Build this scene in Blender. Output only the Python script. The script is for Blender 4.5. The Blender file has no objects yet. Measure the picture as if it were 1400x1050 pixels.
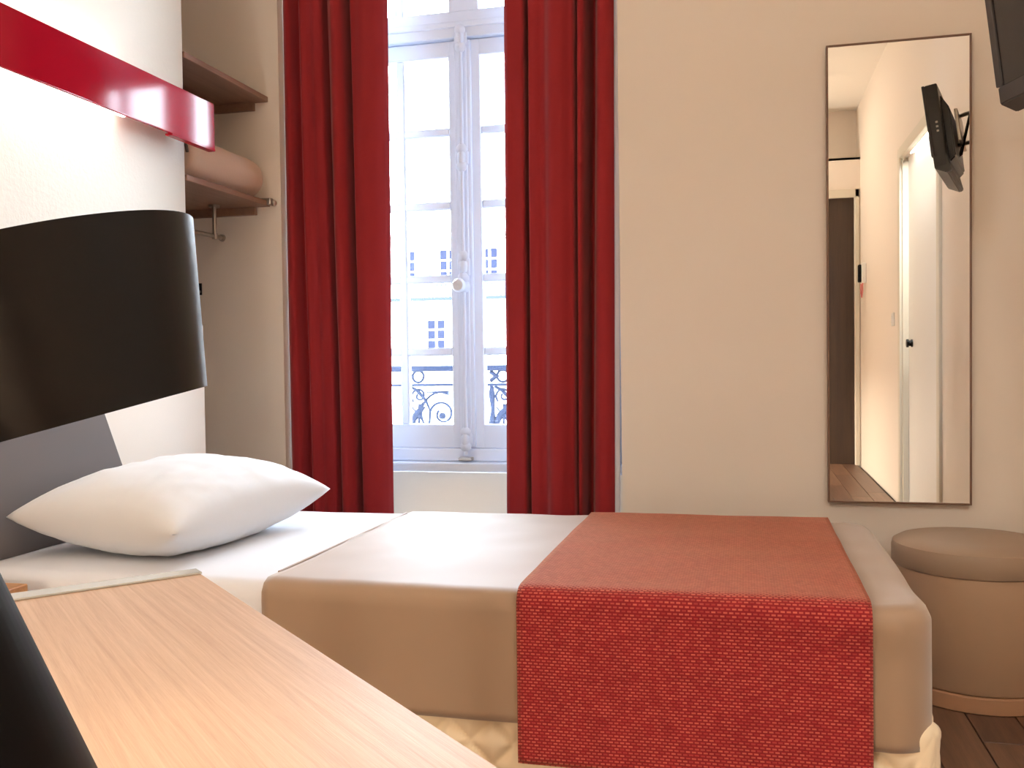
import bpy, bmesh, math, random
from mathutils import Vector, Matrix, noise
random.seed(7)
PI = math.pi
SC = bpy.context.scene
COL = SC.collection
# ------------------------------------------------------------------ camera
cam_d = bpy.data.cameras.new('camera')
cam_d.sensor_width = 36.0
cam_d.lens = 1289.73 / 1400 * 36.0
cam_d.clip_start = 0.02
cam_d.clip_end = 300
cam = bpy.data.objects.new('camera', cam_d)
COL.objects.link(cam)
YAW, PITCH, ROLL = -0.24180446, 0.02483361, -0.01329148
fw = Vector((math.sin(YAW)*math.cos(PITCH), math.cos(YAW)*math.cos(PITCH), -math.sin(PITCH)))
rt = Vector((math.cos(YAW), -math.sin(YAW), 0))
up = rt.cross(fw)
r2 = rt*math.cos(ROLL) + up*math.sin(ROLL)
u2 = -rt*math.sin(ROLL) + up*math.cos(ROLL)
m4 = Matrix((r2, u2, -fw)).transposed().to_4x4()
EYE = Vector((0, 0, 1.0))
m4.translation = EYE
cam.matrix_world = m4
SC.camera = cam
# ------------------------------------------------------------------ view, sky, lights
SC.view_settings.view_transform = 'Standard'
SC.view_settings.look = 'None'
SC.view_settings.gamma = 1.0
SC.view_settings.use_curve_mapping = False
SC.view_settings.exposure = 0.15
SKY = 45.0
W = bpy.data.worlds.new('overcast_sky')
SC.world = W
W.use_nodes = True
bg = W.node_tree.nodes['Background']
bg.inputs['Color'].default_value = (0.80, 0.90, 1.0, 1)
bg.inputs['Strength'].default_value = SKY
SC.cycles.max_bounces = 10
SC.cycles.diffuse_bounces = 6
SC.cycles.use_denoising = True
SC.cycles.sample_clamp_indirect = 6.0
WARM = (1.0, 0.85, 0.67)

def area(name, loc, target, sx, sy, power, color, spread=PI, shape='RECTANGLE'):
    d = bpy.data.lights.new(name, 'AREA')
    d.shape = shape
    d.size = sx
    d.size_y = sy
    d.energy = power
    d.color = color
    d.spread = spread
    o = bpy.data.objects.new(name, d)
    COL.objects.link(o)
    o.location = loc
    v = Vector(target) - Vector(loc)
    o.rotation_euler = v.to_track_quat('-Z', 'Y').to_euler()
    return o

# portal at the window opening, so that the sky is sampled well
po = area('window_portal', (-1.06, 3.72, 1.75), (-1.06, 0, 1.75), 1.28, 2.4, 1, (1, 1, 1))
po.data.cycles.is_portal = True
# added unseen ceiling downlights (fixtures are built further down at the same places)
SPOTS = [(0.35, 1.95), (-0.55, -0.55), (0.35, -1.55)]
SPOT_W = [4, 3, 3]
for (sx_, sy_), sw_ in zip(SPOTS, SPOT_W):
    area('ceiling_fill_light', (sx_, sy_, 3.155), (sx_, sy_, 0), 0.14, 0.14, sw_, WARM, PI*0.95, 'DISK')
# unseen floor lamp added behind the camera for warm light; its shade is open downwards
FILL_LAMP = (-1.20, -1.80, 1.00)
area('fill_lamp_light', FILL_LAMP, (FILL_LAMP[0], FILL_LAMP[1], 0), 0.26, 0.26, 140, WARM, PI, 'DISK')
area('fill_lamp_uplight', (FILL_LAMP[0], FILL_LAMP[1], FILL_LAMP[2]+.21), (FILL_LAMP[0], FILL_LAMP[1], 4), 0.26, 0.26, 46, (1.0, 0.91, 0.80), PI, 'DISK')  # added upward fill light, bounced off the ceiling
# downlight over the recessed door
area('door_lamp_light', (1.017, 0.56, 2.235), (1.20, 0.56, 1.7), 0.6, 0.03, 24, (1.0, 0.98, 0.93))

# ------------------------------------------------------------------ helpers
def lin(c):
    return tuple(((x/12.92) if x <= 0.04045 else ((x+0.055)/1.055)**2.4) for x in c)

def hexc(r, g, b):
    return lin((r/255, g/255, b/255)) + (1,)

class NT:
    def __init__(s, name):
        s.m = bpy.data.materials.new(name)
        s.m.use_nodes = True
        s.t = s.m.node_tree
        s.b = s.t.nodes['Principled BSDF']
    def n(s, kind, **kw):
        x = s.t.nodes.new(kind)
        for k, v in kw.items():
            if k.startswith('i_'):
                x.inputs[k[2:].replace('_', ' ')].default_value = v
            else:
                setattr(x, k, v)
        return x
    def l(s, a, ao, b, bi):
        s.t.links.new(a.outputs[ao], b.inputs[bi])

def mat(name, color, rough=0.6, metal=0.0, spec=0.5, coat=0.0, emit=None, estr=0.0,
        bump=None, sheen=0.0, var=None, coords='Object'):
    k = NT(name)
    b = k.b
    b.inputs['Base Color'].default_value = color
    b.inputs['Roughness'].default_value = rough
    b.inputs['Metallic'].default_value = metal
    b.inputs['Specular IOR Level'].default_value = spec
    b.inputs['Coat Weight'].default_value = coat
    b.inputs['Coat Roughness'].default_value = 0.03
    b.inputs['Sheen Weight'].default_value = sheen
    if emit:
        b.inputs['Emission Color'].default_value = emit
        b.inputs['Emission Strength'].default_value = estr
    tc = k.n('ShaderNodeTexCoord')
    if bump:
        scale, strength, dist = bump
        nz = k.n('ShaderNodeTexNoise', i_Scale=scale, i_Detail=3.0, i_Roughness=0.6)
        bp = k.n('ShaderNodeBump', i_Strength=strength, i_Distance=dist)
        k.l(tc, coords, nz, 'Vector'); k.l(nz, 'Fac', bp, 'Height'); k.l(bp, 'Normal', b, 'Normal')
    if var:
        scale, amt = var
        nz = k.n('ShaderNodeTexNoise', i_Scale=scale, i_Detail=2.0)
        mr = k.n('ShaderNodeMapRange', i_To_Min=1-amt, i_To_Max=1+amt)
        mx = k.n('ShaderNodeMix', data_type='RGBA', blend_type='MULTIPLY')
        mx.inputs['Factor'].default_value = 1.0
        mx.inputs[6].default_value = color
        k.l(tc, coords, nz, 'Vector'); k.l(nz, 'Fac', mr, 'Value'); k.l(mr, 'Result', mx, 7)
        k.l(mx, 2, b, 'Base Color')
    return k.m

def wood(name, c1, c2, axis='X', scale=14.0, rough=0.45, spec=0.4, stretch=0.045, coords='Object'):
    k = NT(name)
    tc = k.n('ShaderNodeTexCoord')
    mp = k.n('ShaderNodeMapping')
    s = [scale]*3
    s['XYZ'.index(axis)] = scale*stretch
    mp.inputs['Scale'].default_value = s
    nz = k.n('ShaderNodeTexNoise', i_Scale=3.0, i_Detail=6.0, i_Roughness=0.65, i_Distortion=0.6)
    nz2 = k.n('ShaderNodeTexNoise', i_Scale=30.0, i_Detail=3.0, i_Roughness=0.7)
    ad = k.n('ShaderNodeMath', operation='MULTIPLY_ADD')
    ad.inputs[1].default_value = 0.45
    cr = k.n('ShaderNodeValToRGB')
    cr.color_ramp.elements[0].position = 0.50
    cr.color_ramp.elements[0].color = c2
    cr.color_ramp.elements[1].position = 0.90
    cr.color_ramp.elements[1].color = c1
    k.l(tc, coords, mp, 'Vector'); k.l(mp, 'Vector', nz, 'Vector'); k.l(mp, 'Vector', nz2, 'Vector')
    k.l(nz2, 'Fac', ad, 0); k.l(nz, 'Fac', ad, 2); k.l(ad, 'Value', cr, 'Fac'); k.l(cr, 'Color', k.b, 'Base Color')
    bp = k.n('ShaderNodeBump', i_Strength=0.12, i_Distance=0.002)
    k.l(ad, 'Value', bp, 'Height'); k.l(bp, 'Normal', k.b, 'Normal')
    k.b.inputs['Roughness'].default_value = rough
    k.b.inputs['Specular IOR Level'].default_value = spec
    return k.m

def link(name, me, m, parent=None, kind=None, label=None, cat=None, group=None, smooth=True, angle=20):
    o = bpy.data.objects.new(name, me)
    COL.objects.link(o)
    if m is not None:
        for mm in (m if isinstance(m, (list, tuple)) else [m]):
            me.materials.append(mm)
    if parent is not None:
        o.parent = parent
    if smooth:
        me.shade_smooth()
        me.set_sharp_from_angle(angle=math.radians(angle))
    tag(o, label, cat, group, kind)
    return o

def tag(o, label=None, cat=None, group=None, kind=None):
    for k, v in (('label', label), ('category', cat), ('group', group), ('kind', kind)):
        if v:
            o[k] = v
    return o

def empty(name, loc, label=None, cat=None, group=None, rot=None, kind=None):
    o = bpy.data.objects.new(name, None)
    o.empty_display_size = 0.1
    COL.objects.link(o)
    o.location = loc
    if rot:
        o.rotation_euler = rot
    return tag(o, label, cat, group, kind)

def tomesh(bm, name='m'):
    me = bpy.data.meshes.new(name)
    bmesh.ops.recalc_face_normals(bm, faces=bm.faces)
    bm.to_mesh(me)
    bm.free()
    return me

def bm_box(bm, x0, x1, y0, y1, z0, z1, bev=0.0, seg=2, M=None):
    t = bmesh.new()
    bmesh.ops.create_cube(t, size=1.0)
    for v in t.verts:
        v.co = Vector((x0+(v.co.x+.5)*(x1-x0), y0+(v.co.y+.5)*(y1-y0), z0+(v.co.z+.5)*(z1-z0)))
    if bev > 0:
        bmesh.ops.bevel(t, geom=list(t.edges), offset=bev, segments=seg, profile=0.5, affect='EDGES')
    if M is not None:
        t.transform(M)
    me = bpy.data.meshes.new('t')
    t.to_mesh(me); t.free()
    bm.from_mesh(me)
    bpy.data.meshes.remove(me)

def box(name, m, x0, x1, y0, y1, z0, z1, bev=0.0, seg=2, parent=None, M=None, **kw):
    bm = bmesh.new()
    bm_box(bm, x0, x1, y0, y1, z0, z1, bev, seg, M)
    return link(name, tomesh(bm, name), m, parent, **kw)

def bm_lathe(bm, prof, n=48, M=None, cap=True):
    """prof = [(radius, height)] about +Z"""
    rings = []
    for r, h in prof:
        ring = []
        for i in range(n):
            a = 2*PI*i/n
            co = Vector((r*math.cos(a), r*math.sin(a), h))
            if M is not None:
                co = M @ co
            ring.append(bm.verts.new(co))
        rings.append(ring)
    for a, b in zip(rings, rings[1:]):
        for i in range(n):
            j = (i+1) % n
            bm.faces.new((a[i], a[j], b[j], b[i]))
    if cap:
        bm.faces.new(rings[0][::-1]); bm.faces.new(rings[-1])

def lathe(name, m, prof, n=48, parent=None, M=None, cap=True, **kw):
    bm = bmesh.new()
    bm_lathe(bm, prof, n, M, cap)
    kw.setdefault('angle', 40)
    return link(name, tomesh(bm, name), m, parent, **kw)

def bm_tube(bm, pts, r, n=10, cap=True):
    pts = [Vector(p) for p in pts]
    rs = r if isinstance(r, (list, tuple)) else [r]*len(pts)
    prev = None
    rings = []
    for i, p in enumerate(pts):
        d = (pts[min(i+1, len(pts)-1)] - pts[max(i-1, 0)]).normalized()
        if prev is None:
            a = Vector((0, 0, 1)) if abs(d.z) < 0.9 else Vector((1, 0, 0))
            nrm = d.cross(a).normalized()
        else:
            nrm = (prev - d*prev.dot(d)).normalized()
        prev = nrm
        b = d.cross(nrm)
        rings.append([bm.verts.new(p + rs[i]*(nrm*math.cos(2*PI*k/n) + b*math.sin(2*PI*k/n))) for k in range(n)])
    for a, b in zip(rings, rings[1:]):
        for k in range(n):
            j = (k+1) % n
            bm.faces.new((a[k], a[j], b[j], b[k]))
    if cap:
        bm.faces.new(rings[0][::-1]); bm.faces.new(rings[-1])

def tube(name, m, pts, r, n=10, parent=None, **kw):
    bm = bmesh.new()
    bm_tube(bm, pts, r, n)
    kw.setdefault('angle', 62)
    return link(name, tomesh(bm, name), m, parent, **kw)

def grid_mesh(name, nu, nv, fn, uvfn=None):
    """fn(i, j) -> Vector on an (nu+1) x (nv+1) grid"""
    vs = [fn(i, j) for j in range(nv+1) for i in range(nu+1)]
    fs = [(j*(nu+1)+i, j*(nu+1)+i+1, (j+1)*(nu+1)+i+1, (j+1)*(nu+1)+i) for j in range(nv) for i in range(nu)]
    me = bpy.data.meshes.new(name)
    me.from_pydata([tuple(v) for v in vs], [], fs)
    if uvfn:
        uv = me.uv_layers.new(name='UVMap')
        for p in me.polygons:
            for li in p.loop_indices:
                vi = me.loops[li].vertex_index
                uv.data[li].uv = uvfn(vi % (nu+1), vi // (nu+1))
    me.update()
    return me

def solidify(o, t, offset=1.0):
    md = o.modifiers.new('thickness', 'SOLIDIFY')
    md.thickness = t
    md.offset = offset
    return o

def prism(name, m, poly, z0, z1, parent=None, bev=0.0, M=None, **kw):
    bm = bmesh.new()
    a = [bm.verts.new((x, y, z0)) for x, y in poly]
    b = [bm.verts.new((x, y, z1)) for x, y in poly]
    n = len(poly)
    bm.faces.new(a[::-1]); bm.faces.new(b)
    for i in range(n):
        j = (i+1) % n
        bm.faces.new((a[i], a[j], b[j], b[i]))
    if bev:
        bmesh.ops.bevel(bm, geom=list(bm.edges), offset=bev, segments=2, profile=0.5, affect='EDGES')
    if M is not None:
        bm.transform(M)
    return link(name, tomesh(bm, name), m, parent, **kw)

def interp(xs, ys, x):
    if x <= xs[0]: return ys[0]
    for a, b, c, d in zip(xs, xs[1:], ys, ys[1:]):
        if x <= b:
            t = (x-a)/(b-a)
            t = t*t*(3-2*t)
            return c + (d-c)*t
    return ys[-1]

# ------------------------------------------------------------------ materials
M_WALL = mat('cream_wall_paint', hexc(230, 219, 206), 0.75, bump=(260, 0.10, 0.002))
M_WALLTEX = mat('cream_textured_wall_paint', hexc(228, 224, 212), 0.7, bump=(70, 0.35, 0.004))
M_CEIL = mat('white_ceiling_paint', hexc(232, 226, 214), 0.8, bump=(200, 0.05, 0.001))
M_WHITEPAINT = mat('white_gloss_paint', hexc(216, 224, 240), 0.35, bump=(40, 0.03, 0.001))
M_DOORW = mat('white_door_paint', hexc(230, 228, 222), 0.4)
M_CASING = mat('cream_casing_paint', hexc(214, 206, 188), 0.45)
M_DOORWAYSHADE = wood('dark_doorway_shade', hexc(70, 52, 38), hexc(52, 38, 28), 'Z', 8)
M_BLACK = mat('black_satin_metal', hexc(11, 8, 8), 0.38, spec=0.22, bump=(400, 0.04, 0.0005))
M_BASE = mat('matt_black_lamp_base', hexc(7, 5, 5), 0.6, spec=0.08)
M_RED = mat('red_gloss_lacquer', hexc(150, 14, 32), 0.09, spec=0.13)
M_CHROME = mat('brushed_steel', hexc(176, 168, 158), 0.28, metal=1.0)
M_DESK = wood('pale_oak_veneer', hexc(201, 170, 144), hexc(176, 143, 117), 'X', 44, 0.5, 0.35, 0.022)
M_DESKEDGE = mat('grey_edge_band', hexc(186, 186, 180), 0.25, coat=0.5)
M_SHELF = wood('shelf_wood_laminate', hexc(150, 116, 94), hexc(132, 98, 80), 'Y', 16, 0.45)
M_NSTAND = wood('bedside_shelf_wood', hexc(196, 148, 104), hexc(170, 122, 84), 'X', 16, 0.45)
M_SHEET = mat('white_cotton_sheet', hexc(222, 223, 228), 0.85, sheen=0.1, bump=(30, 0.05, 0.003))
M_PILLOW = mat('white_pillow_cotton', hexc(222, 224, 227), 0.85, sheen=0.15, bump=(14, 0.10, 0.006))
M_MATTRESS = mat('cream_mattress_ticking', hexc(226, 216, 196), 0.9)
M_BOX = mat('cream_quilted_cotton', hexc(234, 214, 182), 0.85, sheen=0.2, bump=(300, 0.10, 0.001))
M_BLANKET = mat('beige_wool_blanket', hexc(148, 120, 95), 0.60, sheen=0.6, bump=(420, 0.15, 0.0006), var=(9, 0.04))
M_ROLL = mat('tan_rolled_blanket', hexc(206, 172, 144), 0.9, sheen=0.3, bump=(200, 0.2, 0.002))
M_ROLLEND = mat('brown_roll_core', hexc(86, 68, 56), 0.9)
M_WALLSHADE = mat('grey_wall_shade', hexc(106, 99, 97), 0.85, bump=(400, 0.1, 0.001))  # grey that imitates shade on the wall behind the pillow
M_MIRROR = mat('mirror_silvering', (0.93, 0.93, 0.92, 1), 0.0, metal=1.0)
M_MFRAME = mat('brown_mirror_frame', hexc(112, 82, 64), 0.4)
M_TVBLACK = mat('black_television_plastic', hexc(30, 27, 27), 0.35)
M_TVSCREEN = mat('dark_grey_screen', hexc(44, 40, 40), 0.25)
M_TVBEZEL = mat('charcoal_television_bezel', hexc(54, 49, 48), 0.4)
M_POUF = mat('beige_imitation_leather', hexc(172, 141, 114), 0.42, spec=0.45, bump=(120, 0.08, 0.001))
M_POUFLID = mat('taupe_imitation_leather', hexc(158, 134, 113), 0.45, spec=0.45, bump=(120, 0.08, 0.001))
M_POUFBAND = mat('copper_brown_band', hexc(176, 134, 102), 0.4)
M_PLANKS = [wood('dark_floor_wood_%d' % i, c1, c2, 'Y', 12, 0.4, 0.4) for i, (c1, c2) in enumerate((
    (hexc(112, 82, 62), hexc(84, 60, 46)), (hexc(104, 76, 60), hexc(78, 56, 44)), (hexc(120, 90, 70), hexc(90, 66, 52))))]
M_SUBFLOOR = mat('dark_subfloor', hexc(50, 38, 30), 0.8)
M_IRON = mat('blue_grey_wrought_iron', hexc(38, 44, 60), 0.7, spec=0.1)
M_FACADE = mat('pale_stone_facade', hexc(238, 234, 226), 0.9, var=(0.6, 0.03))
M_SHUTTER = mat('blue_grey_far_shutters', hexc(22, 26, 42), 0.8, spec=0.1)
M_SLATE = mat('blue_grey_far_balconies', hexc(36, 42, 58), 0.8, spec=0.1)
M_STREET = mat('grey_asphalt', hexc(120, 120, 122), 0.9)
M_BULB = mat('warm_glowing_bulb', (1, 1, 1, 1), 0.5, emit=(1.0, 0.72, 0.42, 1), estr=30)
M_TUBE = mat('glowing_lamp_tube', (1, 1, 1, 1), 0.5, emit=(1.0, 0.97, 0.90, 1), estr=18)
M_FILLLENS = mat('glowing_fill_lamp_lens', (1, 1, 1, 1), 0.5, emit=(1.0, 0.76, 0.48, 1), estr=8)
M_PLASTIC = mat('white_plastic', hexc(232, 230, 224), 0.4)
M_REDCORD = mat('pink_cord', hexc(196, 110, 104), 0.6)

def curtain_mat():
    k = NT('deep_red_curtain_cloth')
    k.b.inputs['Base Color'].default_value = hexc(138, 25, 30)
    k.b.inputs['Roughness'].default_value = 0.75
    k.b.inputs['Sheen Weight'].default_value = 0.15
    k.b.inputs['Specular IOR Level'].default_value = 0.25
    tc = k.n('ShaderNodeTexCoord')
    mp = k.n('ShaderNodeMapping')
    mp.inputs['Scale'].default_value = (900, 900, 900)
    wv = k.n('ShaderNodeTexNoise', i_Scale=1.0, i_Detail=1.0)
    bp = k.n('ShaderNodeBump', i_Strength=0.08, i_Distance=0.001)
    k.l(tc, 'Object', mp, 'Vector'); k.l(mp, 'Vector', wv, 'Vector'); k.l(wv, 'Fac', bp, 'Height'); k.l(bp, 'Normal', k.b, 'Normal')
    tr = k.n('ShaderNodeBsdfTranslucent')
    tr.inputs['Color'].default_value = hexc(150, 30, 44)
    ms = k.n('ShaderNodeMixShader')
    ms.inputs['Fac'].default_value = 0.02
    out = k.t.nodes['Material Output']
    k.l(k.b, 'BSDF', ms, 1); k.l(tr, 'BSDF', ms, 2); k.l(ms, 'Shader', out, 'Surface')
    return k.m
M_CURTAIN = curtain_mat()
def lining_mat():
    k = NT('white_curtain_lining')
    k.b.inputs['Base Color'].default_value = hexc(240, 240, 244)
    k.b.inputs['Roughness'].default_value = 0.9
    tr = k.n('ShaderNodeBsdfTranslucent')
    tr.inputs['Color'].default_value = hexc(236, 238, 244)
    ms = k.n('ShaderNodeMixShader')
    ms.inputs['Fac'].default_value = 0.16
    k.l(k.b, 'BSDF', ms, 1); k.l(tr, 'BSDF', ms, 2); k.l(ms, 'Shader', k.t.nodes['Material Output'], 'Surface')
    return k.m
M_LINING = lining_mat()
M_CURTBACK = mat('pale_curtain_lining_back', hexc(196, 196, 202), 0.9)

def glass_mat():
    k = NT('window_glass')
    for n in list(k.t.nodes):
        if n.type == 'BSDF_PRINCIPLED':
            k.t.nodes.remove(n)
    tr = k.n('ShaderNodeBsdfTransparent')
    tr.inputs['Color'].default_value = (0.97, 0.985, 1.0, 1)
    gl = k.n('ShaderNodeBsdfGlossy')
    gl.inputs['Roughness'].default_value = 0.0
    fr = k.n('ShaderNodeFresnel', i_IOR=1.35)
    ms = k.n('ShaderNodeMixShader')
    k.l(fr, 'Fac', ms, 'Fac'); k.l(tr, 'BSDF', ms, 1); k.l(gl, 'BSDF', ms, 2)
    k.l(ms, 'Shader', k.t.nodes['Material Output'], 'Surface')
    return k.m
M_GLASS = glass_mat()

def runner_mat():
    k = NT('red_woven_runner_cloth')
    uv = k.n('ShaderNodeUVMap')
    br = k.n('ShaderNodeTexBrick')
    br.offset = 0.5
    br.inputs['Color1'].default_value = hexc(192, 92, 76)
    br.inputs['Color2'].default_value = hexc(150, 40, 42)
    br.inputs['Mortar'].default_value = hexc(126, 24, 32)
    br.inputs['Scale'].default_value = 1.0
    br.inputs['Mortar Size'].default_value = 0.0023
    br.inputs['Mortar Smooth'].default_value = 0.6
    br.inputs['Bias'].default_value = -0.1
    br.inputs['Brick Width'].default_value = 0.0105
    br.inputs['Row Height'].default_value = 0.0060
    nz = k.n('ShaderNodeTexNoise', i_Scale=24.0, i_Detail=4.0)
    mr = k.n('ShaderNodeMapRange', i_To_Min=0.78, i_To_Max=1.15)
    mx = k.n('ShaderNodeMix', data_type='RGBA', blend_type='MULTIPLY')
    mx.inputs['Factor'].default_value = 1.0
    bp = k.n('ShaderNodeBump', i_Strength=0.5, i_Distance=0.0015)
    k.l(uv, 'UV', br, 'Vector'); k.l(uv, 'UV', nz, 'Vector'); k.l(nz, 'Fac', mr, 'Value')
    k.l(br, 'Color', mx, 6); k.l(mr, 'Result', mx, 7); k.l(mx, 2, k.b, 'Base Color')
    k.l(br, 'Fac', bp, 'Height'); bp.invert = True; k.l(bp, 'Normal', k.b, 'Normal')
    k.b.inputs['Roughness'].default_value = 0.85
    k.b.inputs['Sheen Weight'].default_value = 0.75
    k.b.inputs['Sheen Tint'].default_value = hexc(200, 168, 130)
    k.b.inputs['Sheen Roughness'].default_value = 0.45
    k.b.inputs['Specular IOR Level'].default_value = 0.2
    return k.m
M_RUNNER = runner_mat()

# ------------------------------------------------------------------ the room
XL, XLB, XR, YW, YB, ZC = -1.756, -1.700, 1.0, 3.30, -2.30, 3.20
WX0, WX1, WTOP = -1.712, -0.420, 2.95      # window recess
YN = 2.731                                  # where the left wall ends and the niche begins
NX = -2.45                                  # far side of the niche

fl = box('floor', M_SUBFLOOR, NX-.1, XR+.15, YB-.45, YW+.1, -0.12, -0.018, kind='structure',
         label='dark brown wooden plank floor of the room', cat='floor')
pw, gap = 0.128, 0.003
y = YB-.2
rowi = 0
plank_meshes = []
for i in range(3):
    bm = bmesh.new()
    bm_box(bm, -pw/2+gap/2, pw/2-gap/2, -0.6+gap/2, 0.6-gap/2, -0.018, 0.0, 0.0015, 1)
    me = tomesh(bm, 'plank')
    me.materials.append(M_PLANKS[i])
    plank_meshes.append(me)
x = -1.65
ci = 0
while x < XR + 0.02:
    off = (0.0, 0.47, 0.83, 0.21)[ci % 4]
    y = YB - 0.1 + off
    while y - .6 < YW - .03:
        o = bpy.data.objects.new('plank', plank_meshes[random.randrange(3)])
        COL.objects.link(o)
        o.parent = fl
        ya, yb = max(y-.6, YB-.1), min(y+.6, YW-.002)      # the end boards are cut at the walls
        o.location = (x, (ya+yb)/2, 0)
        o.scale.y = (yb-ya)/1.2
        y += 1.2
    x += pw
    ci += 1

box('ceiling', M_CEIL, NX-.1, XR+.15, YB-.45, YW+.1, ZC, ZC+.1, kind='structure',
    label='plain white ceiling of the room', cat='ceiling')
# window wall with its opening
bm = bmesh.new()
YO = 3.74
bm_box(bm, NX-.1, WX0, YW, YO, -.1, ZC+.1)
bm_box(bm, WX1, XR+.15, YW, YO, -.1, ZC+.1)
bm_box(bm, WX0, WX1, YW, YO, WTOP, ZC+.1)
bm_box(bm, WX0, WX1, 3.50, YO, -.1, 0.575)
link('wall_window', tomesh(bm), M_WALL, smooth=False, kind='structure',
     label='cream wall around the tall window and behind the mirror', cat='wall')
# left wall and the boxed-out lower part
box('wall_left', M_WALLTEX, NX-.1, XL, YB-.45, YN+.0, -.1, ZC+.1, smooth=False, kind='structure',
    label='cream textured wall at the head of the bed', cat='wall')
box('wall_left_lower', M_WALL, XL-.001, XLB, YB-.1, YN+.002, -.05, 1.13, 0.004, 1, kind='structure',
    label='cream boxed-out lower part of the wall behind the bed head', cat='wall')
box('wall_niche', M_WALL, NX-.1, NX, YN-.05, YW+.05, -.1, ZC+.1, smooth=False, kind='structure',
    label='cream far side of the niche beside the window', cat='wall')
# right wall with the recessed door
DY0, DY1, DZ = -0.05, 1.17, 2.26
bm = bmesh.new()
bm_box(bm, XR, XR+.15, YB-.45, DY0, -.1, ZC+.1)
bm_box(bm, XR, XR+.15, DY1, YW+.1, -.1, ZC+.1)
bm_box(bm, XR, XR+.15, DY0, DY1, DZ, ZC+.1)
link('wall_right', tomesh(bm), M_WALL, smooth=False, kind='structure',
     label='cream wall seen in the mirror, carrying the television', cat='wall')
# back wall: lower part forward of the upper part
BX0, BX1 = 0.12, 0.955
bm = bmesh.new()
bm_box(bm, NX-.1, BX0, YB-.15, YB, -.1, 2.72)
bm_box(bm, BX1, XR+.05, YB-.15, YB, -.1, 2.72)
bm_box(bm, BX0, BX1, YB-.15, YB, 2.38, 2.72)
bm_box(bm, NX-.1, XR+.05, YB-.45, YB-.30, 2.6, ZC+.05)
bm_box(bm, NX-.1, XR+.05, YB-.45, YB-.0, 2.70, 2.72)
link('wall_back', tomesh(bm), M_WALL, smooth=False, kind='structure',
     label='cream end wall with a ledge seen in the mirror', cat='wall')

# doors
d1 = empty('door_1', (XR+.07, (DY0+DY1)/2, 0), 'white door in a recess, brightly lit, seen in the mirror', 'door', kind='structure')
def ploc(o):   # bring world-built mesh under an empty without moving it
    o.location = -o.parent.location
    return o
ploc(box('door_leaf', M_DOORW, XR+.036, XR+.08, DY0+.03, DY1-.015, -0.01, DZ+.01, 0.002, 1, parent=d1))
bm = bmesh.new()
for a, b, c, e in ((DY0-.07, DY0+.002, 0, DZ+.07), (DY1-.002, DY1+.07, 0, DZ+.07), (DY0, DY1, DZ-.002, DZ+.07)):
    bm_box(bm, XR-.016, XR+.002, a, b, c, e, 0.003, 1)
bm_box(bm, XR, XR+.10, DY0, DY0+.035, 0, DZ)
bm_box(bm, XR, XR+.10, DY1-.02, DY1, 0, DZ)
ploc(link('casing', tomesh(bm), M_CASING, d1))
hd = ploc(lathe('handle', M_BLACK, [(0.0, 0), (0.024, 0), (0.024, 0.008), (0.018, 0.010), (0.018, 0.020), (0.026, 0.024), (0.026, 0.036), (0, 0.039)], 20,
                parent=d1, cap=False, M=Matrix.Translation((XR+.036, DY0+.17, 1.06)) @ Matrix.Rotation(-PI/2, 4, 'Y')))
d2 = empty('doorway_2', (0.55, YB-.1, 0), 'dark brown leaf standing in for the dark open doorway seen at the mirror edge', 'door', kind='structure')  # closed dark leaf stands in for the unlit corridor beyond the doorway
ploc(box('door_leaf', M_DOORWAYSHADE, BX0-.01, BX1+.01, YB-.12, YB-.08, -0.01, 2.39, 0.002, 1, parent=d2))  # stand-in leaf for the dark open doorway
bm = bmesh.new()
for a, b, c, e in ((BX0-.06, BX0, 0, 2.44), (BX1, BX1+.035, 0, 2.44), (BX0-.06, BX1+.035, 2.37, 2.44)):
    bm_box(bm, a, b, YB-.002, YB+.016, c, e, 0.003, 1)
ploc(link('casing', tomesh(bm), M_CASING, d2))
bm = bmesh.new()
bm_tube(bm, [(BX0+.09, YB-.08, 1.0), (BX0+.09, YB-.03, 1.0), (BX0+.20, YB-.03, 1.0)], 0.009, 10)
ploc(link('handle', tomesh(bm), M_CHROME, d2))  # handle added with the stand-in leaf
for i, (a, b, c, e, nm, lb) in enumerate((
        (XR-.012, XR, DY1+.07, YW, 'baseboard_right', 'cream baseboard along the right wall by the pouf'),)):
    box(nm, M_CASING, a, b, c, e, 0, .08, 0.003, 1, kind='structure', label=lb, cat='baseboard')
box('baseboard_window', M_CASING, WX1+.01, XR-.012, YW-.012, YW, 0, .08, 0.003, 1, kind='structure',
    label='cream baseboard below the mirror behind the pouf', cat='baseboard')

# ------------------------------------------------------------------ window
win = empty('window_1', (-1.06, 3.50, 0.6), 'tall white French window with small panes between the red curtains', 'window', kind='structure')
YF = 3.50
bm = bmesh.new()
for a, b, c, e in ((WX0, WX0+.119, .62, WTOP), (WX1-.11, WX1, .62, WTOP), (WX0, WX1, WTOP-.05, WTOP)):
    bm_box(bm, a, b, YF-.01, YF+.07, c, e, 0.004, 1)
bm_box(bm, WX0, WX1, YF-.012, YF+.07, .612, .662, 0.006, 2)
ploc(link('frame', tomesh(bm), M_WHITEPAINT, win))
bm = bmesh.new()
bm_box(bm, WX0+.10, WX1-.10, YF-.02, YF+.06, 2.235, 2.300, 0.006, 2)
bm_box(bm, WX0+.10, WX1-.10, YF-.026, YF-.01, 2.272, 2.296, 0.006, 2)
ploc(link('transom', tomesh(bm), M_WHITEPAINT, win))
ploc(box('sill', M_WHITEPAINT, WX0, WX1, YW+.135, YF+.02, .575, .612, 0.006, 3, parent=win))
XM = -1.037
Z0, Z1 = 0.755, 2.170
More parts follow.
